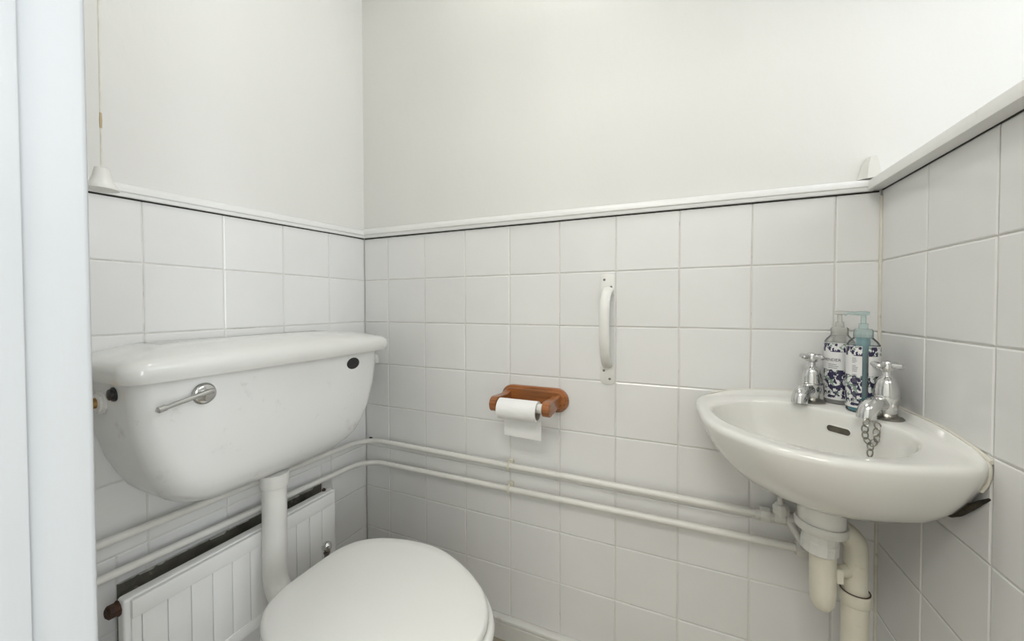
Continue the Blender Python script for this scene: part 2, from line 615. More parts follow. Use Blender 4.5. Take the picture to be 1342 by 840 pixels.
# ragged cut edge of the tiles above that strip
mb = MB()
y = BY0
while y < BY1 - 0.02:
    w = random.uniform(0.012, 0.05)
    h = random.uniform(0.001, 0.006)
    y1 = min(y + w, BY1)
    mb.add([(-0.001, y, H(BZ1 + 0.001)), (-0.001, y1, H(BZ1 + 0.001)), (-0.001, y1 - 0.006, H(BZ1 - h)), (-0.001, y + 0.004, H(BZ1 - h * 0.7)),
            (0.0004, y, H(BZ1 + 0.001)), (0.0004, y1, H(BZ1 + 0.001)), (0.0004, y1 - 0.006, H(BZ1 - h)), (0.0004, y + 0.004, H(BZ1 - h * 0.7))],
           [(4, 5, 6, 7), (0, 1, 5, 4), (2, 3, 7, 6), (1, 2, 6, 5), (3, 0, 4, 7)])
    y = y1 - random.uniform(0, 0.004)
obj('ragged_edge', mb, M['ragged'], wall_left)
# yellowed sealant down the right-hand corner and the window reveal joint
obj('corner_sealant', MB().tube([(W - 0.001, -0.001, H(-0.012)), (W - 0.001, -0.001, H(-0.40)), (W - 0.001, -0.001, H(-1.14))], 0.0035, 8), M['sealant'], wall_right)


# ---- dado rails
def rail_profile(h=0.034, t=0.014):
    return [(0.0, 0.0), (t * 0.72, 0.0), (t * 0.80, h * 0.10), (t * 0.80, h * 0.28), (t, h * 0.36), (t, h * 0.62), (t * 0.85, h * 0.80),
            (t * 0.50, h * 0.93), (0.0, h)]


mb = MB()
prof = rail_profile(0.034, 0.013)
prof2 = rail_profile(0.028, 0.012)
mb.loft([[(0.002, TR - 0.0035 - d, H(0.003 + z)) for d, z in prof], [(1.361, TR - 0.0035 - d, H(-0.002 + z * 0.75)) for d, z in prof]])
trim1 = struct('trim_1', mb, M['gloss'])
obj('gap_shade_caulk', MB().add([(0.002, -0.0012, H(0.0003)), (1.372, -0.0012, H(-0.005)), (1.372, -0.0012, H(-0.0015)), (0.002, -0.0012, H(0.0038)),
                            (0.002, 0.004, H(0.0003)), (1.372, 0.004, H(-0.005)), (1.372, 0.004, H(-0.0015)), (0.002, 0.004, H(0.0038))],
                           [(0, 1, 2, 3), (4, 7, 6, 5), (0, 4, 5, 1), (2, 6, 7, 3), (0, 3, 7, 4), (1, 5, 6, 2)]), M['dark_shade_and_wear'], trim1, label='dark strip painted as shade in the gap under the rail')  # dark strip paints in the shade of the gap below the rail
mb = MB()
mb.loft([[(-TR + 0.0035 + d, 0.0, H(0.003 + z)) for d, z in prof2], [(-TR + 0.0035 + d, YF, H(-0.024 + z)) for d, z in prof2]])
trim2 = struct('trim_2', mb, M['gloss'])
obj('gap_shade_caulk', MB().add([(0.0012, -0.002, H(0.0000)), (0.0012, YF, H(-0.027)), (0.0012, YF, H(-0.0235)), (0.0012, -0.002, H(0.0036)),
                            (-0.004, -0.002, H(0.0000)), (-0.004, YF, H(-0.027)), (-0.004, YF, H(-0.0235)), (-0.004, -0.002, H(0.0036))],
                           [(0, 1, 2, 3), (4, 7, 6, 5), (0, 4, 5, 1), (2, 6, 7, 3), (0, 3, 7, 4), (1, 5, 6, 2)]), M['dark_shade_and_wear'], trim2, label='dark strip painted as shade in the gap under the rail')  # same on the left wall: gap shade given as a dark strip
# short stub of old vertical trim at the right end of the back rail
struct('trim_3', MB().loft([[(1.338, 0.003, H(0.024)), (1.3705, 0.003, H(0.024)), (1.3705, -0.014, H(0.024)), (1.350, -0.010, H(0.024))],
                            [(1.345, 0.003, H(0.052)), (1.368, 0.003, H(0.052)), (1.368, -0.011, H(0.052)), (1.353, -0.008, H(0.052))],
                            [(1.354, 0.003, H(0.068)), (1.3655, 0.003, H(0.069)), (1.3655, -0.007, H(0.069)), (1.357, -0.004, H(0.068))]]), M['oldgloss'])

# ---- skirtings
SK = -PZ * 8


def skirt(prof):
    return [(d, SK + z) for d, z in prof]


sp = skirt([(0.0, 0.0), (0.014, 0.0), (0.019, -0.003), (0.020, -0.008), (0.017, -0.012), (0.012, -0.015), (0.0125, -0.019), (0.015, -0.021), (0.015, -Z0 - SK), (0.0, -Z0 - SK)])
struct('baseboard_back', MB().loft([[(0.0, TR - 0.003 - d, H(z)) for d, z in sp], [(W, TR - 0.003 - d, H(z)) for d, z in sp]]), M['oldgloss'])
struct('baseboard_left', MB().loft([[(-TR + 0.003 + d, 0.0, H(z)) for d, z in sp], [(-TR + 0.003 + d, YF, H(z)) for d, z in sp]]), M['oldgloss'])
struct('baseboard_right', MB().loft([[(W + TR - 0.003 - d, 0.0, H(z)) for d, z in sp], [(W + TR - 0.003 - d, YF, H(z)) for d, z in sp]]), M['oldgloss'])

# ---- window with its sill board (the right-hand ledge) and reveal
win = bpy.data.objects.new('window_1', None)
COL.objects.link(win)
win.location = (W + 0.25, -0.37, H(0.03))
win['kind'] = 'structure'
obj('sill', MB().box(W - 0.025, W + 0.465, -0.86, 0.0015, H(0.0), H(0.019), 0.002, 2), M['sill'], win)
obj('gap_shade_caulk', MB().box(W - 0.0012, W + 0.004, -0.62, -0.001, H(-0.0012), H(0.0003)), M['dark_shade_and_wear'], win, label='dark broken caulk under the sill')
fx0, fx1 = W + 0.465, W + 0.385
mb = MB()
mb.box(fx0, fx1, -0.75, 0.0, H(0.0), H(0.05), 0.003, 1).box(fx0, fx1, -0.75, 0.0, H(0.90), H(0.95), 0.003, 1)
mb.box(fx0, fx1, -0.028, 0.004, H(0.05), H(0.90), 0.003, 1).box(fx0, fx1, -0.75, -0.722, H(0.05), H(0.90), 0.003, 1)
mb.box(fx0, fx1, -0.395, -0.355, H(0.05), H(0.90), 0.003, 1)
wf = obj('frame', mb, M['gloss'], win)
for a, b in ((-0.722, -0.395), (-0.355, -0.028)):
    obj('pane', MB().box(fx0 + 0.018, fx0 + 0.022, a, b, H(0.05), H(0.90)), M['obscure'], wf)

# ---- door lining at the left edge of the view
door = bpy.data.objects.new('door_1', None)
COL.objects.link(door)
door.location = (0.93, YF - 0.05, 0)
door['kind'] = 'structure'
obj('jamb', MB().box(0.545, 0.570, YF - 0.105, YF + 0.002, 0, 2.03, 0.004, 3), M['jamb'], door)
obj('jamb', MB().box(1.313, 1.338, YF - 0.105, YF + 0.002, 0, 2.03, 0.004, 3), M['jamb'], door)
obj('head', MB().box(0.570, 1.313, YF - 0.105, YF + 0.002, 2.005, 2.03, 0.003, 2), M['jamb'], door)
obj('door_stop', MB().box(0.5695, 0.575, YF - 0.10, -0.8935, 0, 2.005, 0.002, 2), M['jamb'], door)
obj('door_stop', MB().box(1.308, 1.3135, YF - 0.10, -0.8935, 0, 2.005, 0.002, 2), M['jamb'], door)

# glazed hall window behind the viewer
hwin = bpy.data.objects.new('window_2', None)
COL.objects.link(hwin)
hwin.location = (HX + 0.05, -1.85, 0.2)
hwin['kind'] = 'structure'
mb = MB()
for a, b in ((-2.60, -2.55), (-1.875, -1.825), (-1.15, -1.10)):
    mb.box(HX + 0.02, HX + 0.08, a, b, 0.2, 2.1)
mb.box(HX + 0.02, HX + 0.08, -2.60, -1.10, 0.2, 0.25).box(HX + 0.02, HX + 0.08, -2.60, -1.10, 2.05, 2.1)
hf = obj('frame', mb, M['gloss'], hwin)
for a, b in ((-2.55, -1.875), (-1.825, -1.15)):
    obj('pane', MB().box(HX + 0.048, HX + 0.052, a, b, 0.25, 2.05), M['pane'], hf)

# ---- ceiling lamp (out of the frame, assumed from the pull cord, added as fill)
t = thing('fill_ceiling_lamp', 'unseen round white ceiling lamp added as fill in the small room', 'lamp', (0.69, -0.42, CEIL))
obj('base', MB().lathe([(0, 0), (0.06, 0), (0.06, -0.025), (0, -0.025)], (0.69, -0.42, CEIL)), M['plastic'], t)
obj('fill_lamp_shade', MB().lathe([(0.055, -0.025), (0.11, -0.04), (0.125, -0.055), (0.11, -0.066), (0.05, -0.071), (0, -0.072)], (0.69, -0.42, CEIL)), M['plastic'], t)

# ------------------------------------------------------------------ toilet cistern
CY = -0.403


def rrect(x0, x1, y0, y1, rf, rb=0.006, bow=0.0, n=7):
    """plan outline against the left wall: front corners rf, back corners rb, front bowed out by bow"""
    pts = []

    def arc(cx, cy, r, a0, a1):
        for k in range(n + 1):
            a = a0 + (a1 - a0) * k / n
            pts.append((cx + r * math.cos(a), cy + r * math.sin(a)))
    arc(x0 + rb, y0 + rb, rb, PI, 1.5 * PI)
    arc(x1 - rf, y0 + rf, rf, 1.5 * PI, 2 * PI)
    for k in range(1, 10):
        f = k / 10
        pts.append((x1, y0 + rf + (y1 - y0 - 2 * rf) * f))
    arc(x1 - rf, y1 - rf, rf, 0, 0.5 * PI)
    arc(x0 + rb, y1 - rb, rb, 0.5 * PI, PI)
    out = []
    for x, y in pts:
        f = (y - (y0 + y1) / 2) / ((y1 - y0) / 2)
        out.append((x + bow * (1 - f * f) * (x - x0) / (x1 - x0), y))
    return out


cist = thing('toilet_cistern', 'white ceramic toilet cistern with chrome lever hung on the left wall', 'cistern', (0.1, CY, H(-0.655)))
mb = MB()
rings = []
for z, hw, xf, rf, bow in ((-0.338, 0.283, 0.184, 0.036, 0.006), (-0.40, 0.279, 0.182, 0.036, 0.007), (-0.455, 0.273, 0.180, 0.038, 0.008),
                           (-0.515, 0.257, 0.177, 0.040, 0.008), (-0.553, 0.241, 0.172, 0.044, 0.008), (-0.582, 0.226, 0.166, 0.050, 0.007),
                           (-0.602, 0.209, 0.155, 0.054, 0.006), (-0.619, 0.188, 0.138, 0.056, 0.005), (-0.631, 0.164, 0.118, 0.050, 0.003),
                           (-0.637, 0.136, 0.095, 0.040, 0.0), (-0.639, 0.10, 0.070, 0.025, 0.0)):
    rings.append([(x, y, H(z)) for x, y in rrect(0.0015, xf, CY - hw, CY + hw, rf, 0.006, bow)])
obj('tank', mb.loft(rings), M['cistern'], cist)
mb = MB()
rings = []
for z, o, k in ((-0.358, -0.006, 0), (-0.360, 0.0, 0), (-0.352, 0.004, 0), (-0.340, 0.006, 0), (-0.330, 0.003, 0.15), (-0.324, -0.005, 0.35), (-0.321, -0.015, 0.55), (-0.316, -0.045, 0.85),
                (-0.312, -0.085, 1.0)):
    hw = 0.297 + o
    r = []
    for x, y in rrect(0.0015, 0.203 + (o if o > -0.02 else o * 1.0), CY - hw, CY + hw, max(0.03 + o * 0.3, 0.015), 0.01, 0.006):
        f = (y - CY) / 0.297
        r.append((x, y, H(z + k * 0.014 * (1 - f * f))))
    rings.append(r)
lid = obj('cistern_lid', mb.loft(rings), M['ceramic'], cist, label='ceramic lid with a gently domed top')
# flush lever
fx = 0.187
piv = Vector((fx, -0.588, H(-0.395)))
lev = obj('flush_lever', MB().lathe([(0.0, 0.0), (0.0195, 0.0), (0.0205, 0.003), (0.019, 0.006), (0.014, 0.0085), (0.0, 0.0095)], piv, (1, 0, 0), 28),
          M['chrome'], cist, label='chrome lever')
a = piv + Vector((0.012, 0.012, 0.0055))
b = piv + Vector((0.019, -0.078, -0.011))
mb = MB()
d = (b - a)
mb.tube([a, a + d * 0.12, a + d * 0.35, a + d * 0.84, a + d * 0.86, a + d * 0.97, b], [0.003, 0.0058, 0.0050, 0.0046, 0.0060, 0.0058, 0.003], 10, flat=1.0)
obj('lever_arm', mb, M['chrome'], lev)
# black oval maker's badge
bc = Vector((0.1845, -0.2315, H(-0.3885)))
mb = MB()
rings = []
for s, dx in ((1.0, -0.004), (1.0, 0.001), (0.9, 0.003), (0.6, 0.0036)):
    rings.append([bc + Vector((dx, 0.0235 * s * math.cos(2 * PI * k / 28), 0.0165 * s * math.sin(2 * PI * k / 28))) for k in range(28)])
badge = obj('badge', mb.loft(rings), M['black'], cist, label='black oval badge')
# black blanking plug and inlet nut on the left end
pl = Vector((0.112, CY - 0.2795, H(-0.383)))
obj('blanking_plug', MB().lathe([(0.0, 0.0), (0.0125, 0.0), (0.0125, 0.003), (0.010, 0.0045), (0.0095, 0.0075), (0.004, 0.009), (0, 0.009)], pl, (0, -1, 0), 18), M['black'], cist,
    label='black plug')
nt_ = Vector((0.062, CY - 0.278, H(-0.402)))
nut = obj('inlet_nut', MB().lathe([(0.0, 0.0), (0.021, 0.0), (0.021, 0.004), (0.017, 0.005), (0.017, 0.008), (0.014, 0.009), (0, 0.009)], nt_, (0, -1, 0), 10), M['plastic'], cist,
          label='white plastic inlet nut', angle=25)
obj('brass_tail', MB().lathe([(0.0, 0.008), (0.0095, 0.008), (0.0095, 0.075), (0, 0.075)], nt_, (0, -1, 0), 16), M['brass'], nut, label='brass pipe end')
# overflow pipe on the right end
op = H(-0.402)
mb = MB().tube(bend_path([(0.06, CY + 0.272, op), (0.06, -0.03, op), (0.062, -0.0145, op - 0.002), (0.062, -0.012, op - 0.022)], 0.007, 5), 0.0085, 12)
mb.lathe([(0, 0), (0.012, 0), (0.012, 0.02), (0, 0.02)], (0.06, -0.05, op), (0, 1, 0), 14)
obj('overflow_pipe', mb, M['plastic'], cist)

# flush pipe
fp = thing('flush_pipe', 'thick white flush pipe dropping from cistern to the toilet', 'pipe', (0.118, -0.408, H(-0.98)))
path = bend_path([(0.117, -0.408, H(-0.632)), (0.118, -0.411, H(-0.905)), (0.226, -0.424, H(-0.956))], 0.065, 10)
obj('pipe', MB().tube(path, 0.0262, 24), M['plastic'], fp)
obj('collar', MB().lathe([(0.0, 0.0), (0.031, 0.0), (0.031, -0.028), (0.0295, -0.032), (0, -0.032)], (0.117, -0.408, H(-0.630)), (0, 0, 1), 28), M['plastic'], fp)

# ------------------------------------------------------------------ toilet
TY = -0.43
HALF = [(0.262, 0.045), (0.2655, 0.075), (0.277, 0.104), (0.289, 0.120), (0.305, 0.134), (0.330, 0.149), (0.360, 0.160), (0.395, 0.169), (0.435, 0.1735), (0.465, 0.174),
        (0.500, 0.169), (0.530, 0.160), (0.562, 0.147), (0.592, 0.132), (0.617, 0.116), (0.641, 0.098), (0.662, 0.075), (0.678, 0.050), (0.687, 0.025)]
hp = [(0.261, 0.0)] + HALF + [(0.690, 0.0)]
left = catmull([(x, TY - w, 0) for x, w in hp], 3)
right = catmull([(x, TY + w, 0) for x, w in hp[::-1]], 3)
PLAN = [(p.x, p.y) for p in left[:-1]] + [(p.x, p.y) for p in right[:-1]]


def grow(poly, d):
    n = len(poly)
    out = []
    for i in range(n):
        a, b = Vector(poly[i - 1]), Vector(poly[(i + 1) % n])
        t = (b - a)
        nrm = Vector((t.y, -t.x)).normalized()
        out.append((poly[i][0] + nrm.x * d, poly[i][1] + nrm.y * d))
    return out


# make sure positive grows outwards
if sum(PLAN[i - 1][0] * PLAN[i][1] - PLAN[i][0] * PLAN[i - 1][1] for i in range(len(PLAN))) < 0:
    PLAN.reverse()


def zr(poly, z):
    return [(x, y, z) for x, y in poly]


def scaled(poly, sx, sy, cx, cy, dx=0):
    return [(cx + (x - cx) * sx + dx, cy + (y - cy) * sy) for x, y in poly]


toilet = thing('toilet', 'white toilet with its lid closed in front of the radiator', 'toilet', (0.46, TY, 0))
ZT = H(-0.805)
mb = MB()
mb.loft([zr(grow(PLAN, -0.012), ZT - 0.017), zr(grow(PLAN, -0.001), ZT - 0.017), zr(grow(PLAN, 0.0005), ZT - 0.012), zr(grow(PLAN, 0.0), ZT - 0.006), zr(grow(PLAN, -0.003), ZT - 0.002),
         zr(grow(PLAN, -0.008), ZT), zr(scaled(PLAN, 0.85, 0.85, 0.46, TY), ZT + 0.0012), zr(scaled(PLAN, 0.5, 0.5, 0.46, TY), ZT + 0.002)])
obj('toilet_lid', mb, M['seat'], toilet)
S = scaled(PLAN, 1.0, 1.0, 0.46, TY)
SEAT = [(x + 0.010 * smooth(0.30, 0.62, x), y + (0.004 if y > TY else -0.004) * smooth(0.3, 0.6, x)) for x, y in PLAN]
hole = scaled(SEAT, 0.58, 0.60, 0.47, TY)
mb = MB()
zs = ZT - 0.019
mb.loft([zr(grow(SEAT, -0.004), zs - 0.022), zr(SEAT, zs - 0.017), zr(grow(SEAT, 0.001), zs - 0.010), zr(grow(SEAT, -0.001), zs - 0.004), zr(grow(SEAT, -0.007), zs),
         zr(hole, zs), zr(hole, zs - 0.022)], closed=True)
obj('seat', mb, M['seat'], toilet)
zp = zs - 0.024
mb = MB()
RIM = scaled(SEAT, 0.985, 0.97, 0.46, TY)
mb.loft([zr(grow(RIM, -0.02), zp), zr(grow(RIM, -0.004), zp - 0.001), zr(RIM, zp - 0.008), zr(grow(RIM, -0.001), zp - 0.035), zr(grow(RIM, -0.012), zp - 0.055),
         zr(scaled(RIM, 0.86, 0.84, 0.43, TY), zp - 0.12), zr(scaled(RIM, 0.72, 0.66, 0.41, TY), zp - 0.19), zr(scaled(RIM, 0.62, 0.52, 0.39, TY), zp - 0.25),
         zr(scaled(RIM, 0.62, 0.54, 0.385, TY), 0.05), zr(scaled(RIM, 0.68, 0.62, 0.39, TY), 0.012), zr(scaled(RIM, 0.69, 0.63, 0.39, TY), 0.0)])
obj('pan', mb, M['ceramic'], toilet)
obj('flush_horn', MB().lathe([(0, 0), (0.036, 0), (0.036, 0.05), (0.030, 0.052), (0, 0.052)], (0.255 + 0.03, TY + 0.004, H(-0.968)), (-1, 0.1, 0.2), 24), M['ceramic'], toilet)
for s in (-1, 1):
    obj('hinge', MB().tube([(0.272, TY + s * 0.06 - 0.012, ZT - 0.022), (0.272, TY + s * 0.06 + 0.012, ZT - 0.022)], 0.007, 12), M['seat'], toilet)

# toilet brush behind the toilet: only its chrome knob and stem show
BX, BYY = 0.150, -0.292
br = thing('toilet_brush', 'toilet brush with round chrome knob standing behind the toilet lid', 'brush', (BX, BYY, 0))
obj('holder', MB().lathe([(0, 0), (0.046, 0), (0.048, 0.004), (0.048, 0.12), (0.044, 0.128), (0.012, 0.132), (0, 0.132)], (BX, BYY, 0)), M['plastic'], br)
obj('handle', MB().lathe([(0, 0.10), (0.0065, 0.10), (0.0065, 0.325), (0.0085, 0.328), (0.0085, 0.332), (0, 0.333)], (BX, BYY, 0), seg=14), M['dull'], br)
obj('knob', MB().lathe([(0.013 * math.sin(PI * k / 12), 0.345 - 0.013 * math.cos(PI * k / 12)) for k in range(13)], (BX, BYY, 0), seg=20), M['chrome'], br)

# ------------------------------------------------------------------ radiator
RXF = 0.085
rad = thing('radiator', 'white fluted panel radiator low on the left wall under the cistern', 'radiator', (0.06, -0.436, H(-1.0)))
ry0, ry1, rz0, rz1 = -0.666, -0.202, -1.0, -0.768
obj('body', MB().box(0.056, RXF - 0.004, ry0, ry1, H(rz0), H(rz1), 0.006, 3), M['radiator'], rad)
obj('top_rail', MB().box(RXF - 0.010, RXF + 0.004, ry0 + 0.009, ry1 - 0.011, H(-0.806), H(rz1 - 0.003), 0.003, 2), M['radiator'], rad)
obj('bottom_rail', MB().box(RXF - 0.010, RXF + 0.003, ry0 + 0.009, ry1 - 0.011, H(rz0 + 0.002), H(rz0 + 0.028), 0.003, 2), M['radiator'], rad)
gr = [ry0 + 0.009] + [-0.642 + 0.039 * i for i in range(11)] + [ry1 - 0.011]
for a, b in zip(gr, gr[1:]):
    obj('flute', MB().box(RXF - 0.010, RXF + 0.0005, a + 0.0004, b - 0.0004, H(rz0 + 0.024), H(-0.802), min(0.0022, (b - a) * 0.3), 2), M['radiator'], rad)
obj('end_plug', MB().lathe([(0, 0), (0.014, 0), (0.014, 0.004), (0.012, 0.006), (0.012, 0.016), (0.008, 0.019), (0, 0.019)], (0.062, ry0 + 0.002, H(-0.786)), (0, -1, 0.05), 10),
    M['rust'], rad, label='rusty brown end plug', angle=25)
for yy in (-0.245, -0.64):
    obj('mounting_bracket', MB().box(0.0005, 0.05, yy, yy + 0.025, H(-0.83), H(-0.795), 0.002, 1), M['bare'], rad)
obj('air_vent', MB().lathe([(0, 0), (0.005, 0), (0.005, 0.006), (0.003, 0.008), (0, 0.008)], (0.062, -0.226, H(rz1 - 0.001)), (0, 0, 1), 8), M['rust'], rad, label='rusty air vent')
for yy in (-0.225, -0.64):
    obj('tail_pipe', MB().tube([(0.062, yy, H(rz0 + 0.004)), (0.062, yy, 0.002)], 0.0085, 10), M['pipe'], rad)

# ------------------------------------------------------------------ heating pipes round the corner
PR = 0.0082


def pipe_run(label, pts, clips):
    t = thing('heating_pipe', label, 'pipe', (0.024, -0.024, pts[1][2]), 'painted pipes along the tiles')
    obj('pipe', MB().tube(bend_path(pts, 0.075, 12), PR, 14), M['pipe'], t)
    for c in clips:
        mb = MB()
        ang = [-0.15 * PI + 1.3 * PI * k / 12 for k in range(13)]
        for r0 in (PR + 0.001,):
            rings = [[(c[0] - 0.006, c[1] + rr * math.cos(a), c[2] + rr * math.sin(a)) for a in ang] for rr in (r0,)]
        mb.tube([(c[0], c[1] - (PR + 0.0018) * math.sin(a), c[2] + (PR + 0.0018) * math.cos(a)) for a in [PI * (k / 10) * 1.25 - 0.1 * PI for k in range(11)]], 0.0034, 8)
        mb.box(c[0] - 0.006, c[0] + 0.006, -0.014, -0.0002, c[2] - PR - 0.002, c[2] + PR + 0.006, 0.001, 1)
        obj('pipe_clip', mb, M['yplastic'], t, label='yellowed plastic clip')
    return t


up = pipe_run('upper of two white painted pipes running round the tiled corner',
              [(0.024, YF + 0.002, H(-0.669)), (0.024, -0.024, H(-0.686)), (1.165, -0.024, H(-0.693))], [(0.561, -0.024, H(-0.6895))])
lo = pipe_run('lower of two white painted pipes running round the tiled corner',
              [(0.024, YF + 0.002, H(-0.733)), (0.024, -0.024, H(-0.760)), (1.240, -0.024, H(-0.752))], [(0.561, -0.024, H(-0.7555))])

obj('paint_chip', MB().tube([(0.046, -0.033, H(-0.6785)), (0.050, -0.030, H(-0.6775)), (0.056, -0.028, H(-0.678))], [0.0015, 0.003, 0.0015], 8), M['dark_shade_and_wear'], up, label='dark chip in the paint')
# isolating valve at the end of the upper pipe, with a painted tail going down and one to the tap
vy = -0.026
val = thing('isolating_valve', 'paint-clogged isolating valve ending the upper pipe below the basin', 'valve', (1.19, vy, H(-0.69)))
obj('coupling_nut', MB().lathe([(0, 0), (0.0150, 0), (0.0162, 0.003), (0.0162, 0.015), (0.0150, 0.018), (0, 0.018)], (1.169, vy, H(-0.692)), (1, 0, 0), 8), M['oldgloss'], val, angle=25)
obj('body', MB().tube([(1.160, vy, H(-0.693)), (1.195, vy, H(-0.692)), (1.198, vy, H(-0.692)), (1.214, vy, H(-0.692)), (1.217, vy, H(-0.692)), (1.219, vy, H(-0.692)), (1.246, vy, H(-0.692))],
                      [0.0098, 0.0098, 0.0125, 0.0125, 0.0098, 0.0135, 0.0135], 14), M['oldgloss'], val)
mb = MB().lathe([(0, 0), (0.0095, 0), (0.0095, 0.006), (0.0155, 0.008), (0.0160, 0.020), (0.0125, 0.024), (0.0115, 0.027), (0.0060, 0.029), (0.0055, 0.040), (0.003, 0.043), (0, 0.043)],
                (1.208, vy - 0.004, H(-0.686)), (-0.10, -0.12, 1), 10)
obj('stopcock_head', mb, M['oldgloss'], val, angle=25)
obj('drain_tail', MB().tube([(1.222, vy - 0.004, H(-0.694)), (1.230, vy - 0.018, H(-0.710)), (1.240, vy - 0.032, H(-0.726))], [0.0085, 0.0075, 0.0065], 12), M['oldgloss'], val)
obj('riser_pipe', MB().tube(bend_path([(1.240, vy, H(-0.692)), (1.262, vy, H(-0.690)), (1.262, vy - 0.01, H(-0.59))], 0.014, 6), 0.0085, 12), M['pipe'], val)
cn = thing('compression_nut', 'painted nut ending the lower pipe beside the basin trap', 'nut', (1.24, -0.024, H(-0.752)))
obj('nut', MB().lathe([(0, 0), (0.015, 0), (0.0165, 0.003), (0.0165, 0.02), (0.015, 0.023), (0, 0.023)], (1.234, -0.024, H(-0.752)), (1, 0, 0), 6), M['oldgloss'], cn, angle=25)
obj('elbow_pipe', MB().tube(bend_path([(1.240, -0.024, H(-0.752)), (1.300, -0.024, H(-0.752)), (1.300, -0.03, H(-0.62))], 0.02, 6), 0.0085, 12), M['pipe'], cn)

# ------------------------------------------------------------------ basin
DC = (1.235, -0.150)
front = catmull([(1.050, -0.004, 0), (1.040, -0.045, 0), (1.0385, -0.09, 0), (1.040, -0.136, 0), (1.047, -0.203, 0), (1.066, -0.258, 0), (1.121, -0.321, 0), (1.171, -0.346, 0),
                 (1.219, -0.354, 0), (1.267, -0.350, 0), (1.318, -0.335, 0), (1.352, -0.322, 0), (1.3745, -0.304, 0)], 6)
OUT = [(1.3755, -0.002), (1.2, -0.002)] + [(p.x, p.y) for p in front] + [(1.3755, -0.295)]
inn = catmull([(1.063, -0.120, 0), (1.080, -0.082, 0), (1.126, -0.058, 0), (1.180, -0.062, 0), (1.240, -0.092, 0), (1.287, -0.136, 0), (1.318, -0.182, 0), (1.334, -0.225, 0), (1.326, -0.262, 0),
               (1.296, -0.300, 0), (1.257, -0.316, 0), (1.216, -0.318, 0), (1.173, -0.307, 0), (1.129, -0.279, 0), (1.092, -0.232, 0), (1.071, -0.181, 0)], 6, closed=True)
INN = [(p.x, p.y) for p in inn]
angs = sorted([2 * PI * k / 120 for k in range(120)] + [math.atan2(-0.002 - DC[1], 1.3755 - DC[0])])
PO, PI_ = [], []
for a in angs:
    d = ray_poly(DC, a, OUT)
    PO.append((DC[0] + d * math.cos(a), DC[1] + d * math.sin(a)))
    d = ray_poly(DC, a, INN)
    PI_.append((DC[0] + d * math.cos(a), DC[1] + d * math.sin(a)))


def deck(x, y):
    return -0.430 - 0.015 * smooth(0.18, 0.35, math.hypot(x - W, y))


def wallness(x, y):
    w = max(smooth(0.006, 0.0025, W - x), smooth(0.006, 0.0025, -y))
    return w * smooth(0.335, 0.27, math.hypot(x - W, y))


KC = (1.285, -0.085)
rings = []
for s, z in ((0.24, -0.588), (0.34, -0.586), (0.48, -0.580), (0.62, -0.568), (0.74, -0.549), (0.84, -0.525), (0.91, -0.501), (0.955, -0.482), (0.982, -0.467), (0.996, -0.456)):
    rings.append([(KC[0] + (x - KC[0]) * s, KC[1] + (y - KC[1]) * s, H(z)) for x, y in PO])


def ring_in(d, up, dz):
    """ring d metres inside the outline; up = height of the wall-side upstand there; dz offset of the front lip"""
    r = []
    for (x, y), (u, v) in zip(PO, PI_):
        L = math.hypot(u - x, v - y)
        f = min(d / max(L, 1e-6), 0.95)
        px, py = x + (u - x) * f, y + (v - y) * f
        w = wallness(x, y)
        r.append((px, py, H(deck(px, py) + up * w + dz * (1 - w))))
    return r


rings.append(ring_in(0.0005, 0.004, -0.006))
rings.append(ring_in(0.003, 0.010, -0.0015))
rings.append(ring_in(0.007, 0.011, 0.0))
rings.append(ring_in(0.011, 0.009, 0.0004))
rings.append(ring_in(0.016, 0.001, 0.0004))
rings.append(ring_in(0.020, 0.000, 0.0))


def in_ring(s, z, cx=DC[0] + 0.0, cy=DC[1] - 0.015, lip=False):
    r = []
    for x, y in PI_:
        r.append((cx + (x - cx) * s, cy + (y - cy) * s, H(deck(x, y) + z) if lip else H(z)))
    return r


rings.append(in_ring(1.02, 0.0, lip=True))
rings.append(in_ring(0.995, -0.0012, lip=True))
rings.append(in_ring(0.975, -0.006, lip=True))
rings.append(in_ring(0.955, -0.018, lip=True))
rings.append(in_ring(0.91, -0.482))
rings.append(in_ring(0.83, -0.506))
rings.append(in_ring(0.70, -0.528))
rings.append(in_ring(0.50, -0.545))
rings.append(in_ring(0.28, -0.554))
rings.append(in_ring(0.12, -0.557))
basin = thing('corner_basin', 'white ceramic hand basin fitted into the right-hand tiled corner', 'basin', (1.25, -0.14, H(-0.607)))
mb = MB().loft(rings)
bowl = obj('bowl', mb, M['basin'], basin, angle=60)
tree = BVHTree.FromPolygons([Vector(v) for v in mb.v], mb.f)


def deck_z(x, y):
    h = tree.ray_cast(Vector((x, y, H(-0.2))), Vector((0, 0, -1)))
    return h[0].z


# overflow slot set into the corner side of the bowl
dirv = Vector((1.0, 1.0, 0)).normalized()
o0 = Vector((1.225, -0.205, H(-0.463)))
hit, nrm, _, _ = tree.ray_cast(o0, Vector((0.52, 0.85, 0)).normalized())
if nrm.dot(Vector((0.52, 0.85, 0))) > 0:
    nrm = -nrm
side = Vector((0, 0, 1)).cross(nrm).normalized()
upv = nrm.cross(side).normalized()


def stadium(w, h, n=10):
    pts = []
    for k in range(n + 1):
        a = -PI / 2 + PI * k / n
        pts.append((w / 2 - h / 2 + h / 2 * math.cos(a), h / 2 * math.sin(a)))
    for k in range(n + 1):
        a = PI / 2 + PI * k / n
        pts.append((-w / 2 + h / 2 + h / 2 * math.cos(a), h / 2 * math.sin(a)))
    return pts


def on_wall(pts, off):
    out = []
    for u, v in pts:
        p = hit + side * u + upv * v
        h = tree.ray_cast(p + nrm * 0.03, -nrm)
        q = h[0] if h[0] else p
        out.append(q + nrm * off)
    return out


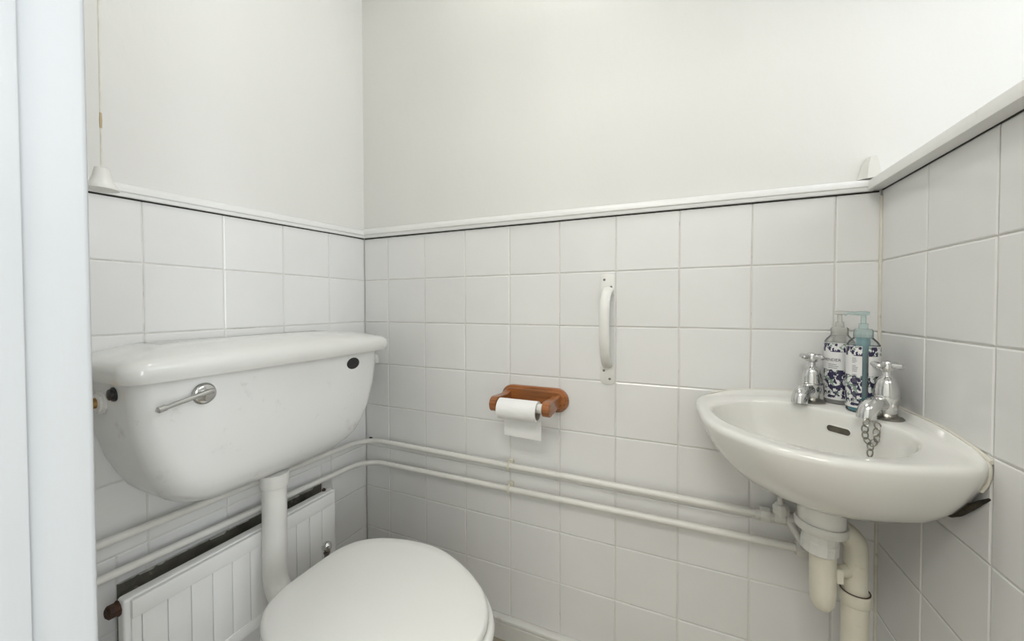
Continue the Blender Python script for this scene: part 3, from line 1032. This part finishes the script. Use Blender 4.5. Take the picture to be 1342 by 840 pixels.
big, small = stadium(0.044, 0.0165), stadium(0.038, 0.0115)
obj('overflow_rim', MB().loft([on_wall(big, -0.002), on_wall(big, 0.0003), on_wall(small, 0.0010), on_wall(small, 0.0002)], cap0=False, cap1=False), M['basin'], basin)
obj('overflow_slot', MB().loft([on_wall(small, 0.0001), on_wall(small, 0.0004)]), M['slot_dark'], basin, label='dark overflow slot')  # flat dark disc in place of the slot opening
# soap hollow mark at the right end and sealant along both walls
pth = [(x, y, z) for (x, y, z), (a, b) in zip(ring_in(0.0, 0.006, 0), PO) if wallness(a, b) > 0.3]
pa = sorted([p for p in pth if p[1] > -0.006], key=lambda p: p[0])
pb = sorted([p for p in pth if p[0] > W - 0.006], key=lambda p: -p[1])
obj('sealant_bead', MB().tube([(p[0], -0.0015, p[2] + 0.002) for p in pa], 0.0032, 8).tube([(W - 0.0015, p[1], p[2] + 0.002) for p in pb], 0.0032, 8), M['sealant'], basin,
    label='yellowed sealant along the tiles')
# sealant down the right end of the basin
obj('end_sealant', MB().tube(catmull([(W - 0.003, -0.300, H(-0.437)), (W - 0.003, -0.3035, H(-0.449)), (W - 0.003, -0.3005, H(-0.466)), (W - 0.0055, -0.2935, H(-0.4815))], 5), 0.0024, 8), M['sealant'], basin,
    label='mouldy sealant at the right end')
obj('wall_bracket', MB().tube([(W - 0.001, -0.300, H(-0.488)), (W - 0.003, -0.290, H(-0.497)), (W - 0.005, -0.274, H(-0.512)), (W - 0.009, -0.256, H(-0.528)), (W - 0.010, -0.242, H(-0.537)), (W - 0.012, -0.225, H(-0.542))],
                              [0.0015, 0.003, 0.0045, 0.0065, 0.0065, 0.004], 10), M['darkrust'], basin, label='rusty dark bracket under the right end')
# waste boss under the bowl
obj('outlet_boss', MB().lathe([(0, 0.03), (0.041, 0.03), (0.037, 0.0), (0.036, -0.032), (0, -0.032)], (1.247, -0.133, H(-0.604)), (0, 0, 1), 28), M['basin'], basin)

# ------------------------------------------------------------------ trap and waste pipe
TX, TYY = 1.250, -0.133
trap = thing('basin_trap', 'yellowed plastic bottle trap and waste pipe below the basin', 'pipe', (TX, TYY, H(-0.81)))
obj('top_nut', MB().lathe([(0, 0), (0.0395, 0.0), (0.0405, -0.003), (0.0400, -0.014), (0.0375, -0.017), (0, -0.017)], (TX - 0.003, TYY, H(-0.633)), (0.05, 0, 1), 30), M['oldgloss'], trap, label='chipped white ring nut')
obj('lower_nut', MB().lathe([(0, 0.004), (0.0275, 0.004), (0.0275, -0.012), (0.0290, -0.016), (0.0285, -0.034), (0.024, -0.038), (0, -0.038)], (TX - 0.004, TYY, H(-0.654)), (0.03, 0, 1), 14),
    M['oldgloss'], trap, angle=20, label='white ribbed nut')
obj('trap_body', MB().lathe([(0, 0), (0.0205, 0), (0.0205, -0.09), (0.0185, -0.105), (0.0125, -0.116), (0.005, -0.121), (0, -0.121)], (TX, TYY, H(-0.680)), (0, 0, 1), 24), M['yplastic'], trap)
ex, ey = 1.306, -0.108
obj('outlet_arm', MB().tube([(TX + 0.008, TYY + 0.004, H(-0.727)), (ex - 0.006, ey - 0.004, H(-0.727))], [0.011, 0.011], 14)
    .box(TX + 0.018, TX + 0.030, TYY - 0.008, TYY + 0.012, H(-0.742), H(-0.715), 0.002, 1), M['yplastic'], trap)
obj('elbow_pipe', MB().tube(bend_path([(TX + 0.010, -0.100, H(-0.655)), (ex, ey, H(-0.655)), (ex, ey, H(-0.80))], 0.030, 10), 0.0185, 20), M['yplastic'], trap)
obj('pipe_collar', MB().lathe([(0, 0), (0.0205, 0), (0.0235, -0.002), (0.0235, -0.020), (0.0215, -0.024), (0, -0.024)], (ex, ey, H(-0.764)), (0, 0, 1), 24), M['yplastic'], trap)
obj('dirt_ring', MB().tube([(ex + 0.0215 * math.cos(2 * PI * k / 24), ey + 0.0215 * math.sin(2 * PI * k / 24), H(-0.7635)) for k in range(24)], 0.0011, 6, closed=True), M['rust'], trap,
    label='brown dirt ring')
obj('down_pipe', MB().lathe([(0, 0), (0.0205, 0), (0.0205, -(Z0 - 0.785) + 0.001), (0, -(Z0 - 0.785) + 0.001)], (ex, ey, H(-0.785)), (0, 0, 1), 24), M['yplastic'], trap)


# ------------------------------------------------------------------ taps
def tap(x, y, spout_dir, label):
    z = deck_z(x, y)
    t = thing('pillar_tap', label, 'tap', (x, y, z), 'chrome pillar taps')
    obj('base_flange', MB().lathe([(0, 0.0), (0.0225, 0.0), (0.0235, 0.002), (0.021, 0.0045), (0.0155, 0.006), (0.0135, 0.010), (0, 0.010)], (x, y, z), seg=28), M['dull'], t)
    obj('body', MB().lathe([(0, 0.006), (0.0135, 0.006), (0.0130, 0.012), (0.0150, 0.020), (0.0170, 0.030), (0.0176, 0.036), (0.0184, 0.037), (0.0184, 0.040), (0.0172, 0.041), (0.0168, 0.050),
                            (0.0158, 0.058), (0.0135, 0.066), (0.0100, 0.071), (0.0070, 0.073), (0.0064, 0.074), (0.0064, 0.082), (0.0085, 0.084), (0, 0.084)], (x, y, z), seg=28), M['chrome'], t)
    d = Vector((*spout_dir, 0)).normalized()
    b = Vector((x, y, z))
    path = catmull([b + Vector((0, 0, 0.024)), b + d * 0.018 + Vector((0, 0, 0.027)), b + d * 0.032 + Vector((0, 0, 0.025)), b + d * 0.043 + Vector((0, 0, 0.016)), b + d * 0.046 + Vector((0, 0, 0.003))], 5)
    n = len(path)
    rr = [0.0115 + 0.0022 * smooth(0, 0.7, k / (n - 1)) for k in range(n)]
    obj('spout', MB().tube(path, rr, 18), M['chrome'], t)
    mb = MB().lathe([(0, 0.083), (0.0095, 0.083), (0.0105, 0.086), (0.0100, 0.095), (0.0080, 0.099), (0.004, 0.1005), (0, 0.1005)], (x, y, z), seg=20)
    right_ = Vector((0.916, 0.402, 0))
    fwd = Vector((-0.402, 0.916, 0))
    for v in (right_ + fwd * 0.25, -right_ - fwd * 0.25, fwd - right_ * 0.25, -fwd + right_ * 0.25):
        v = v.normalized()
        c = b + Vector((0, 0, 0.0925))
        mb.tube([c + v * 0.004, c + v * 0.010, c + v * 0.019, c + v * 0.0225, c + v * 0.0245], [0.0058, 0.0042, 0.0050, 0.0046, 0.002], 10)
    obj('cross_handle', mb, M['chrome'], t)
    return t, b, d


hot = tap(1.2515, -0.052, (-0.62, -0.78), 'chrome pillar tap with cross handle left of the bottles')
cold = tap(1.334, -0.140, (-0.80, -0.60), 'chrome pillar tap with a chain, right of the bottles')

# plug chain hanging from the right tap
tipc = cold[1] + cold[2] * 0.044 + Vector((0, 0, 0.004))
ch = thing('plug_chain', 'dark tarnished plug chain hanging from the right tap spout', 'chain', tuple(tipc + Vector((0, 0, -0.06))))
right_ = Vector((0.916, 0.402, 0))
back_ = Vector((0.402, -0.916, 0))


def chain_link(c, twist, tilt):
    d = (Vector((math.sin(tilt), 0, math.cos(tilt))))
    dw = right_ * d.x + Vector((0, 0, d.z))
    sv = (right_ * math.cos(twist) + back_ * math.sin(twist))
    sv = (sv - dw * sv.dot(dw)).normalized()
    pts = [c + dw * 0.0068 * math.cos(2 * PI * k / 16) + sv * 0.0042 * math.sin(2 * PI * k / 16) for k in range(16)]
    obj('chain_link', MB().tube(pts, 0.0011, 6, closed=True, up=back_), M['dull'], ch)


base = tipc + back_ * 0.0155 * 0 + Vector((0, 0, -0.004))
for i, (dx, dz, tw, ti) in enumerate(((-0.014, 0.0, 0.3, 0.35), (-0.0165, -0.0105, 1.1, 0.1), (-0.016, -0.021, 0.2, -0.15), (-0.012, -0.031, 1.0, -0.5),
                                      (0.005, -0.006, 0.2, -0.5), (0.003, -0.016, 1.1, 0.2), (0.004, -0.026, 0.3, 0.1), (-0.002, -0.034, 0.6, 0.6),
                                      (-0.007, -0.040, 1.2, 0.1), (-0.0075, -0.051, 0.15, 0.0))):
    chain_link(base + right_ * dx + back_ * 0.014 + Vector((0, 0, dz)), tw, ti)


# ------------------------------------------------------------------ soap bottles
def wrap(vs, c, r, a0, z):
    """flat lettering bent round a bottle"""
    return [(c[0] + r * math.cos(a0 + x / r), c[1] + r * math.sin(a0 + x / r), c[2] + z + y) for x, y, _ in vs]


def bottle(x, y, r, label, body_mat, pump_mat, nozzle, lab0, lab1, teal):
    z = deck_z(x, y)
    c = (x, y, z)
    t = thing('soap_bottle', label, 'bottle', c, 'soap bottles')
    obj('bottle_body', MB().lathe([(0, 0.0), (r - 0.003, 0.0), (r, 0.003), (r, 0.124), (r - 0.003, 0.130), (r - 0.007, 0.1345), (0.0135, 0.138), (0.0140, 0.143), (0, 0.143)], c, seg=40), body_mat, t)
    # label sleeve part of the way round
    n = 36
    rr = r + 0.0005
    v, f = [], []
    for k in range(n + 1):
        a = lab0 + (lab1 - lab0) * k / n
        for dr, zz in ((0, 0.0095), (0, 0.1225), (0.0003, 0.1225), (0.0003, 0.0095)):
            v.append((x + (rr + dr) * math.cos(a), y + (rr + dr) * math.sin(a), z + zz))
    for k in range(n):
        for i in range(4):
            j = (i + 1) % 4
            f.append((4 * k + i, 4 * k + j, 4 * k + 4 + j, 4 * k + 4 + i))
    lab = obj('bottle_label', MB().add(v, f), M['label'], t, label='white label with dark violet sprig bands')
    if teal:
        obj('liquid', MB().lathe([(0, 0.002), (r - 0.004, 0.002), (r - 0.0025, 0.005), (r - 0.0025, 0.027), (0, 0.027)], c, seg=32), M['liquid'], t, label='teal liquid soap')
    obj('dip_tube', MB().lathe([(0, 0.006), (0.0065 if teal else 0.004, 0.006), (0.0065 if teal else 0.004, 0.105), (0.010, 0.112), (0.010, 0.137), (0, 0.137)], c, seg=14), M['dtube'] if teal else M['clear'], t,
        label='teal pump tube' if teal else None)
    p = obj('pump', MB().lathe([(0, 0.137), (0.0140, 0.137), (0.0140, 0.150), (0.012, 0.153), (0.0070, 0.154), (0.0065, 0.163), (0.0038, 0.164), (0.0038, 0.178), (0, 0.178)], c, seg=24), pump_mat, t)
    d = Vector((*nozzle, 0)).normalized()
    top = Vector((x, y, z + 0.182))
    obj('pump_head', MB().tube([top - d * 0.008, top - d * 0.004, top + d * 0.006, top + d * 0.022, top + d * 0.027 - Vector((0, 0, 0.003))], [0.004, 0.006, 0.0055, 0.0036, 0.003], 12, flat=0.7), pump_mat, p)
    return t, c, lab


ca = math.atan2(-0.9996 + 0.04, 0.9999 - 1.30)      # direction from the bottles to the viewer
b1 = bottle(1.2995, -0.040, 0.0235, 'soap bottle with a violet sprig label, at the back left of two', M['clear'], M['pump'], (1, -0.3), ca - 2.3, ca + 2.3, False)
b2 = bottle(1.3155, -0.1005, 0.0235, 'soap bottle with teal liquid, in front of the other bottle', M['tealclear'], M['tealpump'], (-1, 0.2), ca + 0.28, ca + 0.08 + 2 * PI - 0.16, True)
rr = 0.0235 + 0.0011
vs, fs = text_mesh('LAVENDER', 0.0080)
wd = max(v[0] for v in vs)
obj('lettering', MB().add(wrap(vs, b1[1], rr, ca + 0.12 - wd / rr, 0.086), fs), M['ink'], b1[0])
# small print, too fine to read: thin grey rules
def small_print(parent, c, r, rows, a0):
    mb = MB()
    for zz, x0, x1, h in rows:
        n = 6
        v, f = [], []
        for k in range(n + 1):
            xx = x0 + (x1 - x0) * k / n
            for hh in (0, h):
                v.append((xx, hh, 0))
        for k in range(n):
            f.append((2 * k, 2 * k + 2, 2 * k + 3, 2 * k + 1))
        mb.add(wrap(v, c, r, a0, zz), f)
    obj('small_print', mb, M['dtext'], parent)


M['dtext'] = mat('grey_print', (0.22, 0.22, 0.25), 0.6)
small_print(b1[0], b1[1], rr, [(0.079, -0.018, -0.004, 0.0011), (0.0755, -0.018, -0.001, 0.0011), (0.072, -0.018, -0.003, 0.0011)], ca)
random.seed(3)
rows = []
zz = 0.100
while zz > 0.018:
    rows.append((zz, -0.0165, -0.0165 + random.uniform(0.005, 0.009), 0.0008))
    zz -= 0.0026 if random.random() < 0.82 else 0.006
small_print(b2[0], b2[1], 0.0235 + 0.0011, rows, ca)
# ------------------------------------------------------------------ grab handle on the back wall
gh = thing('grab_handle', 'white metal pull handle screwed upright to the back wall tiles', 'handle', (0.834, 0, H(-0.295)))
HXc = 0.8335


def plate(zc0, zc1, round_top):
    pts = []
    w = 0.0185
    for k in range(9):
        a = PI * k / 8
        pts.append((w * math.cos(a), (0.006 if round_top else 0.012) * math.sin(a)))
    z_in, z_out = (zc0, zc1)
    out = [(HXc + u, z_out + (v if round_top else -v)) for u, v in pts] + [(HXc - w, z_in), (HXc + w, z_in)]
    mb = MB()
    mb.loft([[(x, 0.0, H(z)) for x, z in out], [(x, -0.0022, H(z)) for x, z in out], [(HXc + (x - HXc) * 0.94, -0.0032, H(z_in + (z - z_in) * 0.96)) for x, z in out]])
    return mb


p1 = obj('mounting_plate', plate(-0.205, -0.156, True), M['plastic'], gh)
p2 = obj('mounting_plate', plate(-0.388, -0.427, False), M['plastic'], gh)
for p, (sx, sz) in ((p1, (-0.008, -0.165)), (p1, (0.0095, -0.184)), (p2, (-0.009, -0.402)), (p2, (0.006, -0.423))):
    obj('screw', MB().lathe([(0, 0), (0.0034, 0), (0.0028, 0.0012), (0, 0.0014)], (HXc + sx, -0.003, H(sz)), (0, -1, 0), 10), M['screw'], p)
path = catmull([(HXc + 0.003, -0.004, H(-0.190)), (HXc + 0.001, -0.022, H(-0.200)), (HXc - 0.001, -0.038, H(-0.225)), (HXc - 0.001, -0.046, H(-0.262)), (HXc, -0.048, H(-0.295)),
                (HXc, -0.046, H(-0.330)), (HXc, -0.036, H(-0.358)), (HXc, -0.018, H(-0.380)), (HXc, -0.004, H(-0.388))], 5)
n = len(path)
obj('grip', MB().tube(path, [0.0135 - 0.0012 * math.sin(PI * k / (n - 1)) for k in range(n)], 16, flat=0.5, up=(0, -1, 0.4)), M['plastic'], gh)

# ------------------------------------------------------------------ toilet roll holder
rh = thing('toilet_roll_holder', 'varnished brown wooden toilet roll holder screwed to the back wall', 'roll holder', (0.632, 0, H(-0.492)))
pc = (0.6315, -0.4925)
st1, st2 = stadium(0.199, 0.066, 12), stadium(0.182, 0.050, 12)


def stw(pts, y):
    return [(pc[0] + u, y, H(pc[1] + v)) for u, v in pts]


obj('backplate', MB().loft([stw(st1, -0.0003), stw(st1, -0.008), stw(stadium(0.195, 0.062, 12), -0.0105), stw(stadium(0.186, 0.053, 12), -0.011), stw(stadium(0.185, 0.052, 12), -0.0155),
                            stw(stadium(0.181, 0.048, 12), -0.0180)]), M['wood'], rh)
for ax in (0.5545, 0.7005):
    pts = []
    # side profile (y, z): broad rounded nose, narrowing to the plate
    for k in range(13):
        a = -PI / 2 + PI * k / 12
        pts.append((-0.098 - 0.0195 * math.cos(a), -0.4935 + 0.0195 * math.sin(a)))
    pts += [(-0.070, -0.476), (-0.040, -0.4785), (-0.0175, -0.474), (-0.0175, -0.510), (-0.040, -0.507), (-0.070, -0.5105)]
    mb = MB()
    rings = []
    cy, cz = -0.085, -0.4935
    for dx, s in ((-0.0105, 0.90), (-0.0085, 1.0), (0.0085, 1.0), (0.0105, 0.90)):
        rings.append([(ax + dx, cy + (yy - cy) * (s if yy < -0.02 else 1), H(cz + (z_ - cz) * s)) for yy, z_ in pts])
    obj('arm', mb.loft(rings), M['wood'], rh)
SPY, SPZ = -0.097, -0.4945
obj('spindle', MB().tube([(0.5645, SPY, H(SPZ)), (0.60, SPY, H(SPZ)), (0.601, SPY, H(SPZ)), (0.6905, SPY, H(SPZ))], [0.0105, 0.0105, 0.0125, 0.0125], 18), M['plastic'], rh)
# nearly used-up roll with a hanging sheet
ROX0, ROX1, RR, RI = 0.5685, 0.6760, 0.0265, 0.0215
RCY, RCZ = SPY - 0.001, SPZ - 0.0085
roll = thing('toilet_roll', 'nearly finished white toilet roll hanging on the wooden holder', 'toilet roll', (0.622, RCY, H(RCZ)))


def ringx(x, r, n=36):
    return [(x, RCY + r * math.cos(2 * PI * k / n), H(RCZ + r * math.sin(2 * PI * k / n))) for k in range(n)]


obj('paper', MB().loft([ringx(ROX0, RI), ringx(ROX0, RR), ringx(ROX1, RR), ringx(ROX1, RI)], closed=True), M['paper'], roll)
obj('cardboard_core', MB().loft([ringx(ROX0 + 0.0005, RI - 0.0012), ringx(ROX0 + 0.0005, RI), ringx(ROX1 - 0.0005, RI), ringx(ROX1 - 0.0005, RI - 0.0012)], closed=True), M['card'], roll)
prof = [(RCY + RR + 0.0003, RCZ + 0.004), (RCY + RR + 0.0008, RCZ - 0.012), (RCY + RR - 0.001, RCZ - 0.035), (RCY + RR - 0.003, RCZ - 0.060), (RCY + RR - 0.002, RCZ - 0.080)]
rings = []
for x0 in (0.5695, 0.605, 0.640, 0.6755):
    rings.append([(x0 + 0.0, yy + 0.0015 * math.sin(x0 * 60) * k / 4, H(zz - 0.003 * (x0 - 0.57) / 0.1 * k / 4)) for k, (yy, zz) in enumerate(prof)] +
                 [(x0, yy + 0.0006 + 0.0015 * math.sin(x0 * 60) * k / 4, H(zz - 0.003 * (x0 - 0.57) / 0.1 * k / 4)) for k, (yy, zz) in reversed(list(enumerate(prof)))])
obj('hanging_sheet', MB().loft(rings), M['paper'], roll)

# ------------------------------------------------------------------ light pull cord by the door
px, py = 0.134, -0.70
pcord = thing('pull_cord', 'light pull cord with a white bell-shaped knob near the door frame', 'pull cord', (px, py, CEIL))
obj('ceiling_switch', MB().lathe([(0, 0), (0.042, 0), (0.042, -0.012), (0.030, -0.030), (0.006, -0.036), (0, -0.036)], (px, py, CEIL)), M['plastic'], pcord)
obj('cord', MB().tube([(px + 0.004, py, CEIL - 0.03), (px + 0.003, py, H(0.6)), (px + 0.0005, py, H(0.14)), (px, py, H(-0.005))], 0.0013, 8), M['cord'], pcord)
obj('cord_joint', MB().tube([(px + 0.0004, py, H(0.06)), (px + 0.0004, py, H(0.072)), (px + 0.0004, py, H(0.085))], [0.0016, 0.0020, 0.0016], 8), M['cordstain'], pcord, label='stained knot in the cord')
obj('pull_knob', MB().lathe([(0, 0.0), (0.013, 0.001), (0.0165, 0.0), (0.0205, 0.001), (0.0205, 0.004), (0.0165, 0.010), (0.0125, 0.018), (0.0098, 0.030), (0.0085, 0.036), (0.005, 0.038), (0, 0.038)],
                            (px, py, H(-0.041)), seg=28), M['plastic'], pcord)
